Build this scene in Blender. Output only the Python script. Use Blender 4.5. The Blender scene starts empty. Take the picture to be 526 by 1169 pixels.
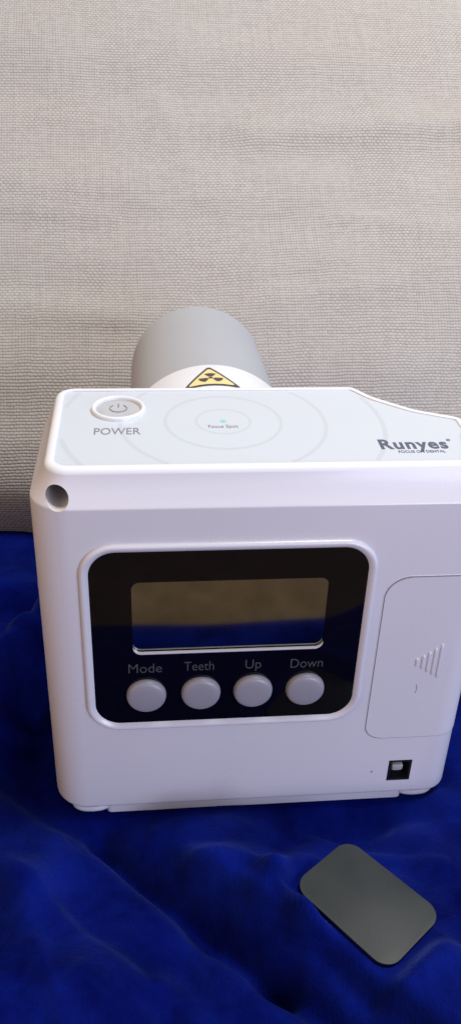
import bpy, bmesh, math, random
from mathutils import Vector, Matrix, noise
from mathutils.geometry import tessellate_polygon
random.seed(7)
S = 0.001                                   # everything below is written in millimetres
SC = bpy.context.scene
COL = SC.collection

# ---------------------------------------------------------------- camera
cam_d = bpy.data.cameras.new("camera"); cam = bpy.data.objects.new("camera", cam_d); COL.objects.link(cam)
right = Vector((0.99502577, -0.09438014, 0.03187642))
down = Vector((-0.0194071, -0.49751039, -0.8672409))
fwd = Vector((0.09770916, 0.86230841, -0.49686731))
m = Matrix.Identity(4)
for i in range(3):
    m[i][0] = right[i]; m[i][1] = -down[i]; m[i][2] = -fwd[i]
m[0][3], m[1][3], m[2][3] = 37.866 * S, -215.0 * S, 244.709 * S
cam.matrix_world = m
cam_d.sensor_fit = 'VERTICAL'; cam_d.sensor_height = 36.0
cam_d.lens = 982.0 / 1169.0 * 36.0
cam_d.clip_start = 0.005; cam_d.clip_end = 50
SC.camera = cam
SC.view_settings.view_transform = 'Standard'; SC.view_settings.look = 'None'
SC.view_settings.exposure = 0.0; SC.view_settings.gamma = 1.0

# ---------------------------------------------------------------- world and lamps
w = bpy.data.worlds.new("World"); SC.world = w; w.use_nodes = True
bg = w.node_tree.nodes["Background"]
bg.inputs[1].default_value = 0.33
# the room: warm walls on the left, cooler daylight on the right
_nt = w.node_tree
_tc = _nt.nodes.new("ShaderNodeTexCoord"); _sx = _nt.nodes.new("ShaderNodeSeparateXYZ")
_rp = _nt.nodes.new("ShaderNodeValToRGB")
_mr = _nt.nodes.new("ShaderNodeMapRange"); _mr.inputs["From Min"].default_value = -1
_nt.links.new(_tc.outputs["Generated"], _sx.inputs[0]); _nt.links.new(_sx.outputs[0], _mr.inputs["Value"])
_nt.links.new(_mr.outputs[0], _rp.inputs[0]); _nt.links.new(_rp.outputs[0], bg.inputs[0])
_rp.color_ramp.elements[0].position = .14; _rp.color_ramp.elements[0].color = (2.9, 1.95, 1.3, 1)
_rp.color_ramp.elements[1].position = .85; _rp.color_ramp.elements[1].color = (.86, .88, 1.12, 1)
_e = _rp.color_ramp.elements.new(.45); _e.color = (.78, .73, .78, 1)

def area(name, loc, target, size, power, color, size_y=None):
    d = bpy.data.lights.new(name, 'AREA'); d.energy = power; d.color = color; d.size = size
    if size_y: d.shape = 'RECTANGLE'; d.size_y = size_y
    o = bpy.data.objects.new(name, d); COL.objects.link(o)
    o.location = Vector(loc) * S
    o.rotation_euler = (Vector(target) * S - o.location).to_track_quat('-Z', 'Y').to_euler()
    return o
area("window_light", (430, 70, 1130), (70, 60, 60), 0.30, 14.0, (0.98, 0.985, 1.0), 0.4)
area("front_light", (560, -790, 215), (75, 0, 40), 0.5, 6.2, (0.66, 0.71, 1.0), 0.4)

# ---------------------------------------------------------------- materials
def mat(name, color, rough=0.5, metal=0.0, spec=0.5, coat=0.0, **kw):
    mt = bpy.data.materials.new(name); mt.use_nodes = True
    b = mt.node_tree.nodes["Principled BSDF"]
    b.inputs["Base Color"].default_value = (*color, 1); b.inputs["Roughness"].default_value = rough
    b.inputs["Metallic"].default_value = metal; b.inputs["Specular IOR Level"].default_value = spec
    b.inputs["Coat Weight"].default_value = coat
    return mt
def N(mt, kind, **props):
    n = mt.node_tree.nodes.new(kind)
    for k, v in props.items(): setattr(n, k, v)
    return n
def L(mt, a, b): mt.node_tree.links.new(a, b)
def grime(mt, c1, c2, scale=60, bump=0.0, bscale=900, rough=None):
    """slight unevenness of colour and a fine surface texture"""
    b = mt.node_tree.nodes["Principled BSDF"]
    tc = N(mt, "ShaderNodeTexCoord")
    n = N(mt, "ShaderNodeTexNoise"); n.inputs["Scale"].default_value = scale; n.inputs["Detail"].default_value = 5
    L(mt, tc.outputs["Object"], n.inputs["Vector"])
    r = N(mt, "ShaderNodeMix", data_type='RGBA')
    r.inputs["A"].default_value = (*c1, 1); r.inputs["B"].default_value = (*c2, 1)
    L(mt, n.outputs["Fac"], r.inputs["Factor"]); L(mt, r.outputs["Result"], b.inputs["Base Color"])
    if rough:
        mr = N(mt, "ShaderNodeMapRange"); mr.inputs["To Min"].default_value = rough[0]; mr.inputs["To Max"].default_value = rough[1]
        L(mt, n.outputs["Fac"], mr.inputs["Value"]); L(mt, mr.outputs["Result"], b.inputs["Roughness"])
    if bump:
        n2 = N(mt, "ShaderNodeTexNoise"); n2.inputs["Scale"].default_value = bscale; n2.inputs["Detail"].default_value = 3
        L(mt, tc.outputs["Object"], n2.inputs["Vector"])
        bp = N(mt, "ShaderNodeBump"); bp.inputs["Strength"].default_value = bump; bp.inputs["Distance"].default_value = 0.0002
        L(mt, n2.outputs["Fac"], bp.inputs["Height"]); L(mt, bp.outputs["Normal"], b.inputs["Normal"])
    return mt
M_WHITE = grime(mat("white_plastic", (.8, .8, .82), .3), (.59, .585, .625), (.635, .63, .67), 25, 0.08, 1500, (.22, .34))
M_WHITE.node_tree.nodes["Principled BSDF"].inputs["Coat Weight"].default_value = .2
M_WHITE.node_tree.nodes["Principled BSDF"].inputs["Coat Roughness"].default_value = .12
M_WHITE_LIT = grime(mat("white_plastic_lit", (.85, .86, .88), .28), (.66, .68, .71), (.70, .72, .74), 30)  # lighter copy of the white plastic: the rim's lit look put into its colour
M_LABEL = grime(mat("label_film", (.66, .70, .74), .22), (.515, .56, .60), (.545, .59, .63), 18, 0, 0, (.2, .32))
M_RINGMARK = mat("ring_print", (.49, .53, .565), .25)
M_INK = mat("grey_ink", (.19, .20, .24), .35)
M_INK2 = mat("logo_ink", (.09, .095, .14), .35)
M_GREEN = mat("green_print", (.22, .55, .50), .35)
M_BLACK = mat("black_gloss_panel", (.002, .0018, .003), .05, spec=.42)
M_LCD = grime(mat("lcd_glass", (.34, .325, .25), .06, metal=1), (.25, .27, .19), (.42, .43, .36), 160)
M_PANELTEXT = mat("panel_print", (.055, .055, .055), .6)
M_BUTTON = grime(mat("button_rubber", (.47, .465, .52), .38), (.23, .225, .26), (.29, .285, .32), 40, .1, 1800)
M_TUBE = grime(mat("grey_tube", (.40, .41, .44), .5), (.335, .35, .375), (.37, .385, .405), 22, 0.05, 1200)
M_COLLAR = mat("collar_plastic", (.68, .70, .73), .4)
M_YELLOW = grime(mat("warning_yellow", (.75, .60, .22), .45), (.66, .50, .13), (.80, .70, .40), 90)
M_STBLACK = mat("warning_black", (.05, .045, .05), .4)
M_DARK = mat("dark_recess", (.012, .012, .018), .35)
M_HOLE = grime(mat("hole_plastic", (.45, .43, .42), .55), (.42, .39, .375), (.60, .57, .55), 300)
M_METAL = mat("bright_metal", (.85, .83, .72), .25, metal=.6)
M_GAP = mat("seam_gap", (.20, .19, .21), .6)
M_FOOT = grime(mat("clear_foot", (.62, .63, .66), .22), (.45, .46, .50), (.72, .72, .75), 150, .3, 500)
M_CARD = grime(mat("charcoal_plate", (.055, .058, .06), .5), (.006, .010, .010), (.036, .041, .039), 42, .12, 900, (.42, .6)); M_CARD.node_tree.nodes["Principled BSDF"].inputs["Specular IOR Level"].default_value = .3
M_CARDEDGE = mat("charcoal_edge", (.02, .02, .022), .5)

def lin_mat():
    mt = mat("woven_linen", (.5, .47, .44), .9, spec=.15)
    b = mt.node_tree.nodes["Principled BSDF"]
    tc = N(mt, "ShaderNodeTexCoord")
    sep = N(mt, "ShaderNodeSeparateXYZ")
    # thread jitter
    nz = N(mt, "ShaderNodeTexNoise"); nz.inputs["Scale"].default_value = 0.09; nz.inputs["Detail"].default_value = 3
    L(mt, tc.outputs["UV"], nz.inputs["Vector"])
    nz2 = N(mt, "ShaderNodeTexNoise"); nz2.inputs["Scale"].default_value = 0.9; nz2.inputs["Detail"].default_value = 1
    L(mt, tc.outputs["UV"], nz2.inputs["Vector"])
    def vm(op, a, bb):
        n = N(mt, "ShaderNodeVectorMath", operation=op)
        for i, x in enumerate((a, bb)):
            if isinstance(x, tuple): n.inputs[i].default_value = x
            else: L(mt, x, n.inputs[i])
        return n.outputs[0]
    def ma(op, a, bb=None):
        n = N(mt, "ShaderNodeMath", operation=op)
        for i, x in enumerate((a, bb)):
            if x is None: continue
            if isinstance(x, (int, float)): n.inputs[i].default_value = x
            else: L(mt, x, n.inputs[i])
        return n.outputs[0]
    j1 = vm('MULTIPLY', vm('SUBTRACT', nz.outputs["Color"], (.5, .5, .5)), (1.1, 1.1, 0))
    j2 = vm('MULTIPLY', vm('SUBTRACT', nz2.outputs["Color"], (.5, .5, .5)), (.42, .30, 0))
    co = vm('ADD', vm('ADD', tc.outputs["UV"], j1), j2)
    L(mt, co, sep.inputs[0])
    U, V = sep.outputs[0], sep.outputs[1]
    iu, iv = ma('FLOOR', U), ma('FLOOR', V)
    half = ma('MULTIPLY', ma('MODULO', ma('ADD', iv, 4000.0), 2.0), .5)
    ub = ma('ADD', ma('MULTIPLY', U, .62), half)                          # staggered floats of the basket weave
    sn = lambda q, e: ma('POWER', ma('ABSOLUTE', ma('SINE', ma('MULTIPLY', q, math.pi))), e)
    row = sn(V, .75)
    grid = ma('MULTIPLY', sn(U, .38), row)
    brick = ma('MULTIPLY', sn(ub, .6), row)
    sel = N(mt, "ShaderNodeTexNoise"); sel.inputs["Scale"].default_value = .03; sel.inputs["Detail"].default_value = 2
    L(mt, tc.outputs["UV"], sel.inputs["Vector"])
    st_ = N(mt, "ShaderNodeMapRange"); st_.inputs["From Min"].default_value = .30; st_.inputs["From Max"].default_value = .62
    L(mt, sel.outputs["Fac"], st_.inputs["Value"])
    mx = N(mt, "ShaderNodeMix", data_type='FLOAT')
    L(mt, st_.outputs[0], mx.inputs[0]); L(mt, grid, mx.inputs[2]); L(mt, brick, mx.inputs[3])
    h = mx.outputs[0]
    wn = N(mt, "ShaderNodeTexWhiteNoise", noise_dimensions='2D')
    cmb = N(mt, "ShaderNodeCombineXYZ"); L(mt, ma('FLOOR', ub), cmb.inputs[0]); L(mt, iv, cmb.inputs[1]); L(mt, cmb.outputs[0], wn.inputs[0])
    # slubs: every thread a little different along its run
    def slub(sc):
        n = N(mt, "ShaderNodeTexNoise"); n.inputs["Scale"].default_value = 1.0; n.inputs["Detail"].default_value = 2
        L(mt, vm('MULTIPLY', tc.outputs["UV"], sc), n.inputs["Vector"]); return n.outputs["Fac"]
    s1, s2 = slub((.05, 1.1, 1)), slub((1.1, .05, 1))
    big = N(mt, "ShaderNodeTexNoise"); big.inputs["Scale"].default_value = .012; big.inputs["Detail"].default_value = 2
    L(mt, tc.outputs["UV"], big.inputs["Vector"])
    hh = ma('ADD', ma('ADD', ma('MULTIPLY', h, .62), ma('MULTIPLY', wn.outputs['Value'], .17)), ma('MULTIPLY', ma('ADD', s1, s2), .36))
    cr = N(mt, "ShaderNodeValToRGB")
    cr.color_ramp.elements[0].position = .22; cr.color_ramp.elements[0].color = (.245, .228, .208, 1)
    cr.color_ramp.elements[1].position = .98; cr.color_ramp.elements[1].color = (.43, .412, .382, 1)
    L(mt, hh, cr.inputs[0])
    tint = N(mt, "ShaderNodeMix", data_type='RGBA', blend_type='MULTIPLY')
    tint.inputs["Factor"].default_value = 1
    t2 = N(mt, "ShaderNodeMix", data_type='RGBA'); t2.inputs["A"].default_value = (.96, .99, 1, 1); t2.inputs["B"].default_value = (1, .94, .90, 1)
    L(mt, big.outputs["Fac"], t2.inputs["Factor"])
    L(mt, cr.outputs[0], tint.inputs["A"]); L(mt, t2.outputs["Result"], tint.inputs["B"])
    L(mt, tint.outputs["Result"], b.inputs["Base Color"])
    bp = N(mt, "ShaderNodeBump"); bp.inputs["Strength"].default_value = .8; bp.inputs["Distance"].default_value = .0006
    L(mt, hh, bp.inputs["Height"]); L(mt, bp.outputs["Normal"], b.inputs["Normal"])
    return mt
M_LINEN = lin_mat()

def velvet_mat():
    mt = mat("blue_velvet", (.004, .009, .11), .9, spec=.0)
    b = mt.node_tree.nodes["Principled BSDF"]
    tc = N(mt, "ShaderNodeTexCoord")
    n = N(mt, "ShaderNodeTexNoise"); n.inputs["Scale"].default_value = 26; n.inputs["Detail"].default_value = 8; n.inputs["Roughness"].default_value = .68; n.inputs["Distortion"].default_value = .3
    L(mt, tc.outputs["Object"], n.inputs["Vector"])
    cr = N(mt, "ShaderNodeValToRGB")
    cr.color_ramp.elements[0].position = .32; cr.color_ramp.elements[0].color = (.0007, .0009, .036, 1)
    cr.color_ramp.elements[1].position = .70; cr.color_ramp.elements[1].color = (.0028, .0088, .135, 1)
    L(mt, n.outputs["Fac"], cr.inputs[0]); L(mt, cr.outputs[0], b.inputs["Base Color"])
    nw = N(mt, "ShaderNodeTexNoise"); nw.inputs["Scale"].default_value = 11; nw.inputs["Detail"].default_value = 5; nw.inputs["Roughness"].default_value = .55
    L(mt, tc.outputs["Object"], nw.inputs["Vector"])
    sw = N(mt, "ShaderNodeMapRange"); sw.inputs["From Min"].default_value = .42; sw.inputs["From Max"].default_value = .68
    sw.inputs["To Min"].default_value = .03; sw.inputs["To Max"].default_value = .55
    L(mt, nw.outputs["Fac"], sw.inputs["Value"]); L(mt, sw.outputs[0], b.inputs["Sheen Weight"])
    b.inputs["Sheen Roughness"].default_value = .45
    b.inputs["Sheen Tint"].default_value = (.10, .17, .52, 1)
    n2 = N(mt, "ShaderNodeTexNoise"); n2.inputs["Scale"].default_value = 1100; n2.inputs["Detail"].default_value = 2
    n3 = N(mt, "ShaderNodeTexNoise"); n3.inputs["Scale"].default_value = 140; n3.inputs["Detail"].default_value = 4
    L(mt, tc.outputs["Object"], n2.inputs["Vector"]); L(mt, tc.outputs["Object"], n3.inputs["Vector"])
    b1 = N(mt, "ShaderNodeBump"); b1.inputs["Strength"].default_value = .8; b1.inputs["Distance"].default_value = .0004
    b2 = N(mt, "ShaderNodeBump"); b2.inputs["Strength"].default_value = .15; b2.inputs["Distance"].default_value = .004
    L(mt, n2.outputs["Fac"], b1.inputs["Height"]); L(mt, n3.outputs["Fac"], b2.inputs["Height"])
    L(mt, b2.outputs["Normal"], b1.inputs["Normal"]); L(mt, b1.outputs["Normal"], b.inputs["Normal"])
    return mt
M_VELVET = velvet_mat()
M_SEAT = grime(mat("brown_cloth", (.2, .13, .08), .9, spec=.1), (.07, .042, .026), (.17, .115, .075), 60, .4, 400)

# ---------------------------------------------------------------- mesh helpers
ORG = Vector((0, 0, 0))                      # origin (mm) of the thing being built
def finish(name, verts, faces, m, parent=None, angle=35, smooth=True, mats=None, fmat=None, uvs=None):
    me = bpy.data.meshes.new(name)
    me.from_pydata([(Vector(v) - ORG) * S for v in verts], [], faces)
    bm = bmesh.new(); bm.from_mesh(me)
    if not uvs:
        bmesh.ops.remove_doubles(bm, verts=bm.verts, dist=1e-7)
        if fmat is None: bmesh.ops.recalc_face_normals(bm, faces=bm.faces)
    bm.to_mesh(me); bm.free()
    for mm in (mats or [m]): me.materials.append(mm)
    if fmat:
        for p, k in zip(me.polygons, fmat): p.material_index = k
    if smooth:
        me.polygons.foreach_set("use_smooth", [True] * len(me.polygons))
        me.set_sharp_from_angle(angle=math.radians(angle))
    o = bpy.data.objects.new(name, me); COL.objects.link(o)
    if parent: o.parent = parent
    return o
def tag(o, label=None, cat=None, group=None, kind=None):
    for k, v in (("label", label), ("category", cat), ("group", group), ("kind", kind)):
        if v: o[k] = v
    return o
def ngon(bm_faces): pass
def arc_corner(p0, p1, p2, r, n):
    """points of a rounded corner at p1"""
    a = (Vector(p0) - Vector(p1)); b = (Vector(p2) - Vector(p1))
    la, lb = a.length, b.length; a.normalize(); b.normalize()
    th = a.angle(b)
    if th > math.pi - .02 or r <= 0: return [Vector(p1)]
    d = min(r / math.tan(th / 2), la * .499, lb * .499); rr = d * math.tan(th / 2)
    c = Vector(p1) + (a + b).normalized() * (rr / math.sin(th / 2))
    s = Vector(p1) + a * d - c; e = Vector(p1) + b * d - c
    out = []
    ang = math.pi - th
    for i in range(n + 1):
        t = i / n
        v = (s * math.sin((1 - t) * ang) + e * math.sin(t * ang)) / math.sin(ang)
        out.append(c + v)
    return out
def rounded(pts, radii, n=10):
    out = []
    k = len(pts)
    for i in range(k):
        r = radii[i] if hasattr(radii, '__len__') else radii
        out += arc_corner(pts[i - 1], pts[i], pts[(i + 1) % k], r, n)
    return out
def rrect(x0, x1, y0, y1, r, n=8):
    return rounded([(x0, y0), (x1, y0), (x1, y1), (x0, y1)], r, n)
def offset(pts, d):
    """inward offset of a counter-clockwise 2D loop"""
    out = []; k = len(pts)
    for i in range(k):
        a = (pts[i] - pts[i - 1]); b = (pts[(i + 1) % k] - pts[i])
        if a.length < 1e-9: a = b
        if b.length < 1e-9: b = a
        a.normalize(); b.normalize()
        t = (a + b).normalized(); nrm = Vector((-t.y, t.x))
        cosv = max(.5, nrm.dot(Vector((-a.y, a.x))))
        out.append(pts[i] + nrm * d / cosv)
    return out
def loft(rings, cap0=True, cap1=True, closed=True):
    """rings: lists of 3D points of equal length"""
    v = []; f = []
    k = len(rings[0])
    for r in rings: v += [tuple(p) for p in r]
    for i in range(len(rings) - 1):
        for j in range(k if closed else k - 1):
            a = i * k + j; b = i * k + (j + 1) % k
            f.append((a, b, b + k, a + k))
    if cap0: f.append(tuple(reversed(range(k))))
    if cap1: f.append(tuple(range((len(rings) - 1) * k, len(rings) * k)))
    return v, f
def front(p, y): return (p.x, y, p.y)       # (x,z) loop to a front-facing ring at depth y
def plate(name, loop, y0, y1, m, parent, bevel=.4, **kw):
    """plate seen from the front: back at y0, front face at y1 (y1<y0), bevelled rim"""
    rings = [[front(p, y0) for p in loop], [front(p, y1 + bevel) for p in loop]]
    for k in (1, 2, 3):
        a = k / 3 * math.pi / 2
        rings.append([front(p, y1 + bevel * (1 - math.sin(a))) for p in offset(loop, bevel * (1 - math.cos(a)))])
    v, f = loft(rings)
    return finish(name, v, f, m, parent, angle=50, **kw)
def frame_mesh(outer_rings):
    v, f = loft(outer_rings, False, False); return v, f

# label plane: slopes up gently towards the back
TZ, TS = 132.3, .045
def top(x, y, h=0.0): return (x, y, TZ + (y - 8) * TS + h)

# ---------------------------------------------------------------- cloths
def gauss(d, s): return math.exp(-(d / s) ** 2)
def seg_dist(x, y, a, b):
    ax, ay = a; bx, by = b
    dx, dy = bx - ax, by - ay
    l2 = dx * dx + dy * dy
    t = ((x - ax) * dx + (y - ay) * dy) / l2
    tc = max(0, min(1, t))
    px, py = ax + dx * tc, ay + dy * tc
    side = (dx * (y - ay) - dy * (x - ax)) / math.sqrt(l2)
    return math.hypot(x - px, y - py), side, t
def smooth(a, b, x):
    t = max(0, min(1, (x - a) / (b - a))); return t * t * (3 - 2 * t)
# (start, end, height, width on the left side of travel, width on the right side)
FOLDS = [((54, -25), (86, -50), 13.0, 14, 5), ((86, -50), (130, -96), 14.0, 20, 5),
         ((20, -8), (77, -62), -14, 4, 5), ((77, -62), (112, -100), -14, 5, 8),
         ((-2, 112), (-34, 58), 24.0, 11, 12), ((-6, 108), (20, 150), 6, 10, 10),
         ((-75, 145), (0, 150), 6, 8, 8), ((-60, 132), (0, 128), -7, 7, 7), ((-12, 70), (2, 30), -9, 8, 8), ((79, -43), (101, -73), -5.5, 4, 4), ((40, -12), (90, -28), 2.5, 4, 6), ((-50, -60), (-5, -100), 6, 12, 8), ((20, -60), (50, -100), 4, 9, 7),
         ((-60, 20), (-6, -24), 7.0, 14, 9), ((-6, -24), (26, -85), 4.5, 16, 9), ((10, -30), (44, -90), -3, 9, 9),
         ((150, -8), (168, -60), 8.0, 12, 10), ((168, 70), (150, 6), 13.0, 10, 14), ((160, 10), (190, -30), -6, 8, 8),
         ((128, -12), (146, -44), 4.0, 10, 7), ((-20, -60), (20, -110), 4.0, 14, 14), ((100, -8), (122, -24), -3, 8, 8),
         ((58, -22), (84, -40), 2.0, 4, 2.5), ((96, -12), (134, -30), 2.4, 3, 4), ((-18, -16), (34, -62), 3.0, 3.5, 6),
         ((2, -50), (22, -95), 2.6, 3, 5), ((-45, -20), (-12, -62), 3.5, 4, 7), ((40, -62), (66, -96), 3.2, 5, 3), ((128, -66), (160, -96), 5, 5, 8),
         ((-60, 96), (2, 88), 4.0, 5, 3), ((-50, 60), (-4, 44), 4.0, 6, 4), ((-30, 20), (4, -8), 3.5, 4, 6), ((152, 30), (178, -12), 4, 4, 7),
         ((190, 60), (175, -40), 10.0, 12, 14), ((-90, 70), (-52, 140), 10, 14, 14)]
CARD = [(103.4, -23.0), (127.6, -52.4), (105.6, -69.6), (82.0, -39.2)]
CARD_Z = 5.4
def velvet_z(x, y):
    z = 0
    for a, b, h, wl, wr in FOLDS:
        d, side, t = seg_dist(x, y, a, b)
        wv = noise.noise(Vector((x * .03, y * .03, h)))
        d = max(0, d + wv * 1.6)
        k = smooth(-1, 1, side / 4.0)
        s = wr + (wl - wr) * k
        z += h * gauss(d, s)
    z *= smooth(-112, -88, y)
    z += (1 + 2.2 * smooth(-112, -88, y)) * noise.noise(Vector((x * .018, y * .018, 1.3))) + 2.6 * smooth(-112, -90, y) * noise.noise(Vector((x * .045, y * .045, 5.1)))
    fe = smooth(-112, -90, y)
    z += fe * 6.0 * (noise.noise(Vector((x * .016 + .4 * y * .016, y * .020, 7.7))))
    q = noise.noise(Vector((x * .012 - .5 * y * .012, y * .015 + x * .006, 3.9)))
    z -= fe * 3.0 * math.exp(-(q / .13) ** 2)
    z += fe * .35 * noise.noise(Vector((x * .11, y * .07, 2.2)))
    # pressed flat under the unit
    dx = max(5 - x, 0, x - 145); dy = max(7 - y, 0, y - 60)
    d = math.hypot(dx, dy)
    k = smooth(0, 17, d)
    zz = -3.7 * (1 - k) + (z - 3.6) * k
    zz -= 6.5 * smooth(125, 175, y)
    near = smooth(-32, -16, y) * smooth(-30, 0, x) * (1 - smooth(70, 90, y))
    if zz > -1: zz = zz * (1 - near) + near * (-1 + 3.0 * math.tanh((zz + 1) / 6.0))
    # pressed down by the plate that lies on it
    inside_d = 1e9
    for i in range(4):
        a = CARD[i - 1]; b = CARD[i]
        l = math.hypot(b[0] - a[0], b[1] - a[1])
        inside_d = min(inside_d, -((b[0] - a[0]) * (y - a[1]) - (b[1] - a[1]) * (x - a[0])) / l)
    lim = CARD_Z - 1.9
    kk = smooth(-7, 0, inside_d)
    if kk > 0 and zz > lim: zz = zz * (1 - kk) + lim * kk
    return zz
def velvet_front_edge(x): return -118 - 34 * smooth(118, 185, x) + 1.5 * noise.noise(Vector((x * .02, 0, 9)))
def build_velvet():
    nx, ny = 330, 300
    v = []; f = []
    for j in range(ny + 1):
        for i in range(nx + 1):
            x = -190 + 430 * i / nx
            ye = velvet_front_edge(x)
            t = j / ny
            y = ye + (215 - ye) * t
            z = velvet_z(x, y)
            z -= 5.0 * (1 - smooth(0, 8, y - ye))
            v.append((x, y, z))
    for j in range(ny):
        for i in range(nx):
            a = j * (nx + 1) + i
            f.append((a, a + 1, a + nx + 2, a + nx + 1))
    # turn the cloth under along its edge: a thin hem so that it has a thickness
    o = finish("velvet_cloth", v, f, M_VELVET, angle=180)
    sm = o.modifiers.new("thickness", 'SOLIDIFY'); sm.thickness = .0012; sm.offset = -1
    return o
tag(build_velvet(), "royal blue velvet cloth spread in soft folds under the white unit", "cloth")

PROF = [(212, -20), (205, -6), (200, 12), (199, 30), (205, 52), (222, 80), (250, 112), (288, 150), (325, 190), (368, 232), (420, 278), (480, 328), (550, 382), (640, 450)]
def build_linen():
    # dense profile by Catmull-Rom, with arc length for the weave
    pts = []
    for i in range(len(PROF) - 1):
        p = [Vector(PROF[max(0, min(len(PROF) - 1, i + k))]) for k in (-1, 0, 1, 2)]
        for s in range(16):
            t = s / 16
            pts.append(.5 * ((2 * p[1]) + (p[2] - p[0]) * t + (2 * p[0] - 5 * p[1] + 4 * p[2] - p[3]) * t * t + (3 * p[1] - p[0] - 3 * p[2] + p[3]) * t ** 3))
    pts.append(Vector(PROF[-1]))
    arc = [0]
    for a, b in zip(pts, pts[1:]): arc.append(arc[-1] + (b - a).length)
    nx = 180; v = []; f = []; uv = []
    for j, p in enumerate(pts):
        q0 = pts[max(0, j - 1)]; q1 = pts[min(len(pts) - 1, j + 1)]
        tn = (q1 - q0).normalized(); nr = Vector((-tn.y, tn.x))      # towards the viewer / up
        for i in range(nx + 1):
            x = -420 + 1000 * i / nx
            a = arc[j]
            d = 4.0 * noise.noise(Vector((x * .004, a * .013, 3))) + 2.6 * noise.noise(Vector((x * .002 + 4, a * .03, 8)))
            d += .8 * noise.noise(Vector((x * .03, a * .03, 1)))
            # a few pulled creases
            for (ca, cb, hh, ww) in (((48, 280), (70, 229), 1.5, 3.5), ((55, 262), (73, 222), -.9, 3.5), ((77, 215), (86, 202), 1.3, 2.6),
                                     ((105, 256), (250, 268), 2.2, 9), ((150, 202), (250, 190), 1.8, 7), ((-70, 206), (20, 200), 1.4, 6),
                                     ((-60, 150), (30, 138), 1.6, 8), ((110, 150), (180, 160), 1.2, 7)):
                dd, _, _ = seg_dist(x, a, ca, cb); d += hh * gauss(dd, ww)
            v.append((x, p.x + nr.x * d, p.y + nr.y * d))
            uu = (x + .02 * a) / 1.6 + 1.2 * noise.noise(Vector((x * .01, a * .01, 20)))
            vv = a / 1.7 - (x * .02) / 1.7 + 2.5 * noise.noise(Vector((x * .006, a * .006, 33)))
            uv.append((uu, vv))
    for j in range(len(pts) - 1):
        for i in range(nx):
            a = j * (nx + 1) + i
            f.append((a, a + 1, a + nx + 2, a + nx + 1))
    o = finish("linen_backrest", v, f, M_LINEN, angle=180, uvs=True)
    ul = o.data.uv_layers.new(name="UVMap")
    for lp in o.data.loops: ul.data[lp.index].uv = uv[lp.vertex_index]
    sm = o.modifiers.new("thickness", 'SOLIDIFY'); sm.thickness = .002; sm.offset = -1
    return o
tag(build_linen(), "light greige coarse woven linen backrest rising behind the unit", "backrest")

v, f = [], []
NXS = 60
for j in range(NXS + 1):
    for i in range(NXS + 1):
        x = -500 + 1150 * i / NXS; y = -900 + 1115 * j / NXS
        v.append((x, y, -42 + 2.0 * noise.noise(Vector((x * .01, y * .01, 0)))))
for j in range(NXS):
    for i in range(NXS):
        a = j * (NXS + 1) + i; f.append((a, a + 1, a + NXS + 2, a + NXS + 1))
tag(finish("ground", v, f, M_SEAT, angle=180), "brown cloth surface under the edge of the blue velvet", None, None, "structure")

# ---------------------------------------------------------------- the unit
ORG = Vector((75, 33, -4.6))
unit = bpy.data.objects.new("xray_unit", None); COL.objects.link(unit)
unit.location = ORG * S; unit.empty_display_size = .03
tag(unit, "white handheld dental x-ray unit with black display panel and grey tube standing on velvet", "x-ray unit")

OUT = rounded([(4, 0), (146.5, 0), (146.5, 40), (130, 47.5), (119.5, 56.5), (113, 66.5), (4, 66.5)],
              [12, 9, 9, 14, 14, 9, 11], 12)
def case_rings():
    rings = []
    def ring(inset, z, slope=0.0):
        lp = offset(OUT, inset) if inset else OUT
        rings.append([(p.x, p.y, z + (p.y - 8) * TS * slope) for p in lp])
    ring(5.0, 0.3); ring(2.6, .3)
    for k in range(0, 6):
        a = k / 5 * math.pi / 2
        ring(2.2 * (1 - math.sin(a)), .35 + 2.2 * (1 - math.cos(a)))
    ring(0, 60)
    for k in range(0, 4):
        t = k / 3
        ring(.25 * t * t, 121.9 + .9 * t, .3 * t)
    ring(.75, 123.6, .35); ring(4.6, 130.6, .9)
    for k in range(1, 6):
        a = k / 5 * math.pi / 2
        ring(4.6 + 1.7 * (1 - math.cos(a)) + .35 * k / 5, 130.6 + 2.3 * math.sin(a), 1)
    ring(7.4, 132.9, 1); ring(7.7, 132.75, 1); ring(7.8, TZ, 1)
    return rings
cv, cf = loft(case_rings())
case = finish("case", cv, cf, M_WHITE, unit, angle=28)
case.data.materials.append(M_HOLE); case.data.materials.append(M_DARK)
# screw hole through the front corner of the chamfer, and the socket of the power jack
def cutter(loop, y0, y1, mi):
    vv, ff = loft([[front(p, y0) for p in loop], [front(p, y1) for p in loop]])
    o = finish("cutter", vv, ff, M_WHITE, None, angle=30)
    o.data.materials.append(M_HOLE); o.data.materials.append(M_DARK)
    for p in o.data.polygons: p.material_index = mi
    return o
circ = lambda cx, cz, r, n=32: [Vector((cx + r * math.cos(2 * math.pi * i / n), cz + r * math.sin(2 * math.pi * i / n))) for i in range(n)]
c1 = cutter(circ(12.8, 125.1, 3.4), -6, 17, 1)
c2 = cutter([Vector(p) for p in ((122.3, 7.4), (130.8, 7.4), (130.8, 17.3), (122.3, 17.3))], -6, 5.5, 2)
for c_ in (c1, c2):
    c_.parent = unit
    md = case.modifiers.new("cut", 'BOOLEAN'); md.object = c_; md.operation = 'DIFFERENCE'; md.solver = 'EXACT'
bpy.context.view_layer.update()
dg = bpy.context.evaluated_depsgraph_get()
nm = bpy.data.meshes.new_from_object(case.evaluated_get(dg))
case.modifiers.clear(); case.data = nm; nm.name = "case"
for c_ in (c1, c2): bpy.data.objects.remove(c_)
nm.polygons.foreach_set("use_smooth", [True] * len(nm.polygons)); nm.set_sharp_from_angle(angle=math.radians(28))

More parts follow.
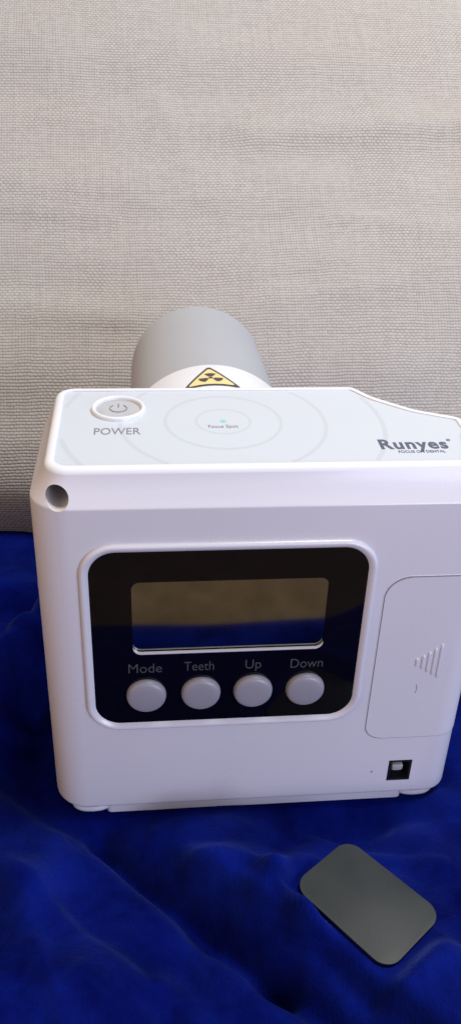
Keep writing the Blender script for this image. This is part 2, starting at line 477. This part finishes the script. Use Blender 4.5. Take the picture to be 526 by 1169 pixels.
nm.materials.append(M_WHITE_LIT)
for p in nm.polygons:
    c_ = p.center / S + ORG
    if c_.z > TZ + (c_.y - 8) * TS - .95 and p.material_index == 0: p.material_index = len(nm.materials) - 1  # same plastic as the case, rim faces coloured brighter as if lit
# lit lip round the hole
def torus_path(path, r, n=8, closed=True):
    rings = []
    k = len(path)
    for i in range(k):
        a = path[(i - 1) % k] if closed or i else path[i]; b = path[(i + 1) % k] if closed or i < k - 1 else path[i]
        t = (Vector(b) - Vector(a)).normalized()
        up = Vector((0, 0, 1)) if abs(t.z) < .9 else Vector((0, 1, 0))
        s = t.cross(up).normalized(); u = s.cross(t)
        rings.append([Vector(path[i]) + (s * math.cos(q * 2 * math.pi / n) + u * math.sin(q * 2 * math.pi / n)) * r for q in range(n)])
    if closed:
        rings.append(rings[0]); return loft(rings, False, False)
    return loft(rings, True, True)

# base plate and feet
BP = rounded([(21.8, 2.2), (129.8, 2.2), (129.8, 62), (21.8, 62)], 2, 6)
bl = offset(BP, 1.2)
lo = BP
v, f = loft([[(p.x, p.y, -4.6) for p in bl], [(p.x, p.y, -4.0) for p in lo], [(p.x, p.y, .3) for p in lo]])
finish("base_plate", v, f, M_WHITE, unit)
def foot(cx, cy, rx, ry, sq):
    rings = []
    for k in range(9):
        a = -math.pi / 2 + k / 8 * (math.pi * .62)
        s = math.cos(a)
        z = -1.2 + 3.0 * math.sin(a)
        rings.append([(cx + rx * s * abs(math.cos(q)) ** sq * (1 if math.cos(q) > 0 else -1),
                       cy + ry * s * abs(math.sin(q)) ** sq * (1 if math.sin(q) > 0 else -1), z) for q in [2 * math.pi * i / 28 for i in range(28)]])
    v, f = loft(rings)
    return finish("foot", v, f, M_FOOT, unit)
foot(17.0, 6.6, 7.6, 5.6, .8); foot(134.5, 6.4, 7.6, 5.4, .8); foot(15.5, 58, 5, 5, .8); foot(106, 58, 5, 5, .8)

# ---- control panel on the front face
PX0, PX1, PZ0, PZ1 = 20.4, 105.4, 41.2, 108.1
wl = rrect(33.0, 93.4, 70.9, 97.2, 2.6, 8)
pl = rrect(PX0, PX1, PZ0, PZ1, 8.2, 12)
# black glass with a window: ring of quads via bridging rows of points by angle
def ring_plate(outer, inner, yb, yf, edge=.25):
    """flat front face between two loops, with rim walls"""
    bm = bmesh.new()
    def add(loop, y): return [bm.verts.new(front(p, y)) for p in loop]
    of, inn = add(outer, yf), add(inner, yf)
    ob, ib = add(outer, yb), add(inner, yb)
    e = []
    for lp in (of, inn):
        for i in range(len(lp)): e.append(bm.edges.new((lp[i - 1], lp[i])))
    bmesh.ops.triangle_fill(bm, use_beauty=True, edges=e)
    for a, b in ((of, ob), (inn, ib)):
        for i in range(len(a)): bm.faces.new((a[i - 1], a[i], b[i], b[i - 1]))
    bm.verts.index_update()
    vv = [tuple(q.co) for q in bm.verts]; ff = [tuple(q.index for q in fc.verts) for fc in bm.faces]
    bm.free(); return vv, ff
v, f = ring_plate(pl, wl, .1, -.45)
panel = finish("control_panel", v, f, M_BLACK, unit, angle=30)
# screen set back in the window, with a pale ledge around its lower edge
scr = finish("screen", [front(p, -.12) for p in offset(wl, -.3)], [tuple(range(len(wl)))], M_LCD, panel, smooth=False)
bpath = []
for i, p in enumerate(wl):
    if p.y < 73.2: bpath.append(p)
bpath.sort(key=lambda p: p.x)
rings = []
for p in bpath:
    rings.append([(p.x, -.1, p.y - .05), (p.x, -1.15, p.y - .05), (p.x, -1.15, p.y - .55), (p.x, -.9, p.y - .95), (p.x, -.1, p.y - .95)])
v, f = loft(rings)
finish("screen_ledge", v, f, M_WHITE, panel, angle=30)
# raised white surround
sec = [(2.9, .1), (2.75, -.75), (2.3, -1.35), (1.7, -1.55), (1.1, -1.35), (.55, -.9), (.12, -.6), (-.15, -.2), (-.15, .1)]
rings = [[front(p, y) for p in offset(pl, -o_)] for o_, y in sec]
v, f = loft(rings, False, False)
finish("panel_surround", v, f, M_WHITE, unit, angle=60)

# ---- buttons
for bx, bz in ((36.9, 53.1), (54.6, 53.3), (71.7, 53.4), (89.0, 53.3)):
    prof = [(6.45, -.3), (6.45, -.9), (6.2, -1.8), (5.8, -2.25), (5.0, -2.5), (3.4, -2.68), (1.6, -2.75)]
    rings = [[(bx + r * math.cos(a), y, bz + r * math.sin(a)) for a in [2 * math.pi * i / 40 for i in range(40)]] for r, y in prof]
    v, f = loft(rings)
    finish("button", v, f, M_BUTTON, unit, angle=60)

# ---- lettering
def text_mesh(name, body, m, parent, width, height, place, bold=0.0, depth=.06, spacing=1.0, xs=None):
    cu = bpy.data.curves.new("tmp", 'FONT'); cu.body = body; cu.size = 10; cu.offset = bold; cu.space_character = spacing
    cu.resolution_u = 4; cu.fill_mode = 'BOTH'; cu.extrude = .3
    to = bpy.data.objects.new("tmp", cu); COL.objects.link(to)
    bpy.context.view_layer.update()
    me = bpy.data.meshes.new_from_object(to.evaluated_get(bpy.context.evaluated_depsgraph_get()))
    bpy.data.objects.remove(to)
    x0 = min(q.co.x for q in me.vertices); x1 = max(q.co.x for q in me.vertices)
    y1 = max(q.co.y for q in me.vertices)
    sx = width / (x1 - x0); sy = height / 6.9 if height > 0 else -height / y1
    vv = []
    for q in me.vertices:
        lx = (q.co.x - (x0 + x1) / 2) * sx; ly = q.co.y * sy
        vv.append(place(lx, ly, depth if q.co.z > 0 else -.02))
    ff = [tuple(p.vertices) for p in me.polygons]
    return finish(name, vv, ff, m, parent, smooth=False)
for body, cx, cz, wd in (("Mode", 36.7, 62.3, 10.6), ("Teeth", 53.9, 62.5, 9.6), ("Up", 71.4, 62.5, 5.1), ("Down", 88.9, 62.1, 10.6)):
    text_mesh("lettering", body, M_PANELTEXT, panel, wd, 3.7, lambda lx, ly, d, cx=cx, cz=cz: (cx + lx, -.45 - d, cz + ly), bold=-.07)

# ---- top label
LB = offset(OUT, 7.8)
rings = [[top(p.x, p.y, -.3) for p in LB], [top(p.x, p.y, .05) for p in LB]]
v, f = loft(rings)
label = finish("top_label", v, f, M_LABEL, unit, angle=30)
def inside(x, y, poly):
    c = False; k = len(poly)
    for i in range(k):
        a, b = poly[i - 1], poly[i]
        if (a.y > y) != (b.y > y) and x < (b.x - a.x) * (y - a.y) / (b.y - a.y) + a.x: c = not c
    return c
LBI = offset(OUT, 8.0)
RC = (62.9, 35.8)
for R_, wd in ((8.6, .8), (18.4, 1.1), (32.6, 1.3), (51.2, 1.5), (75.4, 1.9)):
    n = int(120 + R_ * 3); v = []; f = []
    for i in range(n + 1):
        a = 2 * math.pi * i / n
        for rr in (R_ - wd / 2 * 1, R_ + wd / 2): v.append(top(RC[0] + rr * math.cos(a), RC[1] + rr * math.sin(a), .06 + .004))
    for i in range(n):
        q = [v[2 * i], v[2 * i + 1], v[2 * i + 3], v[2 * i + 2]]
        if all(inside(p[0], p[1], LBI) for p in q) and all(math.hypot(p[0] - 29.7, p[1] - 44.5) > 8.6 for p in q): f.append((2 * i, 2 * i + 1, 2 * i + 3, 2 * i + 2))
    runs = []
    for q in f:
        if runs and runs[-1][-1][1] + 1 == q[0] + 0 or (runs and runs[-1][-1][3] == q[0]): runs[-1].append(q)
        else: runs.append([q])
    if len(runs) > 1 and runs[-1][-1][3] == 2 * n and runs[0][0][0] == 0: runs[0] = runs.pop() + runs[0]
    for run in runs:
        used = sorted({k for q in run for k in q}); mp = {k: i for i, k in enumerate(used)}
        finish("ring_mark", [v[k] for k in used], [tuple(mp[k] for k in q) for q in run], M_RINGMARK, label, smooth=False)
text_mesh("lettering", "POWER", M_INK, label, 14.2, 4.3, lambda lx, ly, d: top(29.6 + lx, 27.4 + ly, .06 + d), bold=.02)
tilt = lambda cx, cy, k: (lambda lx, ly, d: top(cx + lx, cy + ly + k * lx, .06 + d))
text_mesh("lettering", "Runyes", M_INK2, label, 21.2, 5.9, tilt(120.1, 16.0, 0.0), bold=.29, spacing=1.12)
text_mesh("lettering", "FOCUS ON DENTAL", M_INK2, label, 14.6, 1.5, tilt(121.6, 13.3, 0.0), bold=.1)
text_mesh("lettering", "Focus Spot", M_INK, label, 9.4, 2.0, tilt(62.6, 31.2, 0.0), bold=.0)
rings = [[top(62.9 + r * 1.15 * math.cos(a), 35.8 + r * math.sin(a), h) for a in [2 * math.pi * i / 20 for i in range(20)]] for r, h in ((.9, .03), (.9, .12), (.7, .16))]
v, f = loft(rings); finish("indicator", v, f, M_GREEN, label)
# registered mark
v, f = torus_path([top(131.9 + .5 * math.cos(a), 21.2 + .5 * math.sin(a), .1) for a in [2 * math.pi * i / 16 for i in range(16)]], .14, 6)
finish("registered_mark", v, f, M_INK2, label)

# ---- power button: raised white ring around a sunk grey key
PB = (29.7, 44.6)
def ringset(prof, c=PB, n=56): return [[top(c[0] + r * math.cos(a), c[1] + r * math.sin(a), h) for a in [2 * math.pi * i / n for i in range(n)]] for r, h in prof]
v, f = loft(ringset([(8.75, -.1), (8.65, .8), (8.45, 1.2), (8.1, 1.4), (7.7, 1.32), (7.4, 1.0), (7.25, .5), (7.2, .07)]), False, False)
pring = finish("power_button", v, f, M_WHITE_LIT, unit, angle=60)
M_KEY = grime(mat("power_key", (.46, .47, .48), .35), (.38, .39, .40), (.48, .49, .50), 200)
v, f = loft(ringset([(7.25, .065), (6.7, .075), (6.4, .2), (6.0, .42), (4.5, .55), (2, .55)]), False, True)
key = finish("key", v, f, M_KEY, pring, angle=50)
path = [top(PB[0] + 2.7 * math.cos(a), PB[1] + 2.7 * math.sin(a), .57) for a in [math.radians(130 + 280 * i / 24) for i in range(25)]]
v, f = torus_path(path, .22, 6, False)
v2, f2 = torus_path([top(PB[0], PB[1] + .8, .57), top(PB[0], PB[1] + 3.4, .57)], .22, 6, False)
finish("power_symbol", v + v2, f + [tuple(i + len(v) for i in q) for q in f2], mat("symbol_print", (.22, .22, .24), .4), pring, angle=60)

# ---- battery door wrapping round the right-hand corner
def on_case(s, z, h):
    """s = distance along the front from x=0; past the corner it runs along the right side"""
    R_ = 9.0; x1 = 146.5 - R_
    if s <= x1: return (s, -h, z)
    a = (s - x1) / R_
    if a <= math.pi / 2: return (x1 + (R_ + h) * math.sin(a), R_ - (R_ + h) * math.cos(a), z)
    return (146.5 + h, R_ + (s - x1 - R_ * math.pi / 2), z)
DX0, DX1, DZ0, DZ1 = 111.9, 160.0, 28.6, 96.2
def door_loop(g=0.0):
    pts = []
    base = rounded([(DX0 - g, DZ0 - g), (DX1 + g, DZ0 - g), (DX1 + g, DZ1 + g), (DX0 - g, DZ1 + g)], [6, 1, 1, 8], 10)
    # subdivide so that it can bend round the corner
    k = len(base)
    for i in range(k):
        a, b = base[i], base[(i + 1) % k]
        n = max(1, int((b - a).length / 1.2))
        for q in range(n): pts.append(a + (b - a) * q / n)
    return pts
def door():
    # grid clipped by rounded outline: rows between left and right limits
    rows = 60; cols = 48; v = []; f = []
    for j in range(rows + 1):
        z = DZ0 + (DZ1 - DZ0) * j / rows
        lx = DX0
        if z - DZ0 < 6: lx = DX0 + 6 - math.sqrt(max(0, 36 - (6 - (z - DZ0)) ** 2))
        if DZ1 - z < 8: lx = DX0 + 8 - math.sqrt(max(0, 64 - (8 - (DZ1 - z)) ** 2))
        for i in range(cols + 1):
            s = lx + (DX1 - lx) * i / cols
            v.append(on_case(s, z, .16))
    for j in range(rows):
        for i in range(cols):
            a = j * (cols + 1) + i; f.append((a, a + 1, a + cols + 2, a + cols + 1))
    return v, f
v, f = door()
dr = finish("battery_door", v, f, M_WHITE, unit, angle=30)
lp = door_loop(.1)
v, f = torus_path([on_case(p.x, p.y, .02) for p in lp], .17, 6)
finish("seam", v, f, M_GAP, dr, angle=90)
lp = door_loop(.42)
v, f = torus_path([on_case(p.x, p.y, -.08) for p in lp], .20, 6)
finish("seam_lip", v, f, M_WHITE, dr, angle=90)
for i, (x, zt, zb) in enumerate(((125.9, 63.9, 60.6), (127.9, 65.3, 59.2), (129.8, 66.8, 57.7), (131.7, 68.3, 56.3), (133.6, 70.0, 54.9))):
    rings = []
    nn = 14
    for k in range(nn + 1):
        t = k / nn
        z = zb + (zt - zb) * t
        r = .62 * math.sqrt(max(.02, 1 - (2 * abs(t - .5)) ** 14))
        rings.append([(x + r * math.cos(q), -.16 - 1.0 * r * max(0, math.sin(q)) + .1, z) for q in [2 * math.pi * u / 14 for u in range(14)]])
    v, f = loft(rings); finish("grip_ridge", v, f, M_WHITE, dr, angle=70)

v, f = torus_path([on_case(127.0 + .5 * math.sin(k * .5), 52.6 - k * .62, .14) for k in range(7)], .13, 6, False)
finish("scuff_mark", v, f, M_GAP, dr, angle=90)
# ---- power jack
v, f = [], []
o = (122.35, 130.75, 7.45, 17.25)
def box(x0, x1, y0, y1, z0, z1):
    return [(x, y, z) for x in (x0, x1) for y in (y0, y1) for z in (z0, z1)], [(0, 1, 3, 2), (4, 6, 7, 5), (0, 4, 5, 1), (2, 3, 7, 6), (0, 2, 6, 4), (1, 5, 7, 3)]
outer = [Vector(p) for p in ((o[0], o[2]), (o[1], o[2]), (o[1], o[3]), (o[0], o[3]))]
rings = [[front(p, 4.8) for p in offset(outer, .03)], [front(p, -.12) for p in offset(outer, .03)], [front(p, -.12) for p in offset(outer, .75)], [front(p, 3.6) for p in offset(outer, .8)]]
v, f = loft(rings)
jack = finish("power_jack", v, f, mat("jack_plastic", (.012, .011, .016), .3), unit, angle=25)
sq_ = lambda q: math.copysign(abs(q) ** .45, q)
rings = [[(125.9 + r * 1.2 * sq_(math.cos(a)), y, 13.2 + r * .85 * sq_(math.sin(a))) for a in [2 * math.pi * i / 24 for i in range(24)]] for r, y in ((1.7, 3.9), (1.7, .75), (1.5, .45), (.9, .3))]
v, f = loft(rings); finish("pin", v, f, M_METAL, jack, angle=40)
# small indicator hole beside the jack, and a scuff mark on the door
v, f = loft([[(116.4 + r * math.cos(a), y, 12.2 + r * math.sin(a)) for a in [2 * math.pi * i / 14 for i in range(14)]] for r, y in ((.45, .1), (.42, -.04), (.1, -.03))])
finish("indicator_hole", v, f, M_GAP, unit)
# side stud on the left flank
rings = [[(x, 22 + r * .8 * math.cos(a), 84 + r * math.sin(a)) for a in [2 * math.pi * i / 28 for i in range(28)]] for r, x in ((5.2, 4.4), (5.0, 3.4), (4.2, 2.8), (2, 2.6))]
v, f = loft(rings); finish("side_button", v, f, M_WHITE, unit, angle=60)

# ---- collar and tube behind
TX, TZc = 62.7, 101.5
def cyl(prof, m, name, parent, n=96, cx=TX, cz=TZc, cap0=True, cap1=True, angle=35):
    rings = [[(cx + r * math.cos(a), y, cz + r * math.sin(a)) for a in [2 * math.pi * i / n for i in range(n)]] for r, y in prof]
    v, f = loft(rings, cap0, cap1); return finish(name, v, f, m, parent, angle=angle)
collar = cyl([(32.6, 50), (33.2, 60), (33.2, 84.0), (33.0, 84.8), (32.3, 85.3), (30.0, 85.4)], M_COLLAR, "collar", unit)
tube = cyl([(30.4, 80), (30.2, 166.0), (30.0, 168), (29.4, 169.3), (28.2, 170), (26.5, 170.2), (26.4, 155)], M_TUBE, "tube", unit)
# warning sticker wrapped on the top of the collar; local (u, w): u round the collar, w along it
def on_collar(u, w_, h):
    a = math.pi / 2 - (u - 1.2) / 33.2
    return (TX + (33.2 + h) * math.cos(a), 63.6 + w_, TZc + (33.2 + h) * math.sin(a))
def sticker_shape(poly, h, nsub=10):
    """filled 2D polygon, subdivided and wrapped"""
    bm = bmesh.new(); vs = [bm.verts.new((p[0], p[1], 0)) for p in poly]
    bm.faces.new(vs)
    bmesh.ops.triangulate(bm, faces=bm.faces)
    bmesh.ops.subdivide_edges(bm, edges=bm.edges, cuts=4, use_grid_fill=True)
    bm.verts.index_update()
    vv = [on_collar(q.co.x, q.co.y, h) for q in bm.verts]; ff = [tuple(q.index for q in fc.verts) for fc in bm.faces]
    bm.free(); return vv, ff
def tri(w_, h_, r): return [tuple(p) for p in rounded([(-w_, 0), (w_, 0), (0, h_)], r, 5)]
SV, SF, SM = [], [], []
def addp(poly, h, mi):
    v, f = sticker_shape(poly, h); off = len(SV)
    SV.extend(v); SF.extend([tuple(i + off for i in q) for q in f]); SM.extend([mi] * len(f))
base_t = tri(10.6, 18.6, 1.0)
addp(base_t, .08, 1)
addp([(x * .80, 1.55 + y * .80) for x, y in base_t], .13, 0)
cc = (0, 7.3)
for k in range(3):
    a0 = math.radians(60 + 120 * k)
    addp([(cc[0] + r * math.cos(a), cc[1] + r * math.sin(a)) for r, a in [(1.35, a0), (4.3, a0), (4.45, a0 + math.radians(20)), (4.45, a0 + math.radians(40)), (4.3, a0 + math.radians(60)), (1.35, a0 + math.radians(60))]], .17, 1)
addp([(cc[0] + .85 * math.cos(q * math.pi / 6), cc[1] + .85 * math.sin(q * math.pi / 6)) for q in range(12)], .17, 1)
me = bpy.data.meshes.new("warning_sticker"); me.from_pydata([(Vector(q) - ORG) * S for q in SV], [], SF)
me.materials.append(M_YELLOW); me.materials.append(M_STBLACK)
for p, k in zip(me.polygons, SM): p.material_index = k
st = bpy.data.objects.new("warning_sticker", me); COL.objects.link(st); st.parent = collar

# ---------------------------------------------------------------- the dark plate in front
corners = [Vector(q) for q in CARD]
cc2 = sum(corners, Vector((0, 0))) / 4
ORG = Vector((cc2.x, cc2.y, 5.0))
lp = rounded([corners[0], corners[3], corners[2], corners[1]], 5.6, 10)
def card_z(p): return CARD_Z + (p.x - cc2.x) * -.01 + (p.y - cc2.y) * .02
rings = []
for ins, dz in ((.1, -.75), (0, -.65), (0, -.05), (.02, -.01), (.05, 0)):
    q = offset(lp, ins) if ins else lp
    rings.append([(p.x, p.y, card_z(p) + dz) for p in q])
v, f = loft(rings)
card = finish("sensor_plate", v, f, M_CARD, None, angle=50)
card.location = ORG * S
tag(card, "small charcoal grey rectangular plate with rounded corners lying on the blue velvet", "plate")
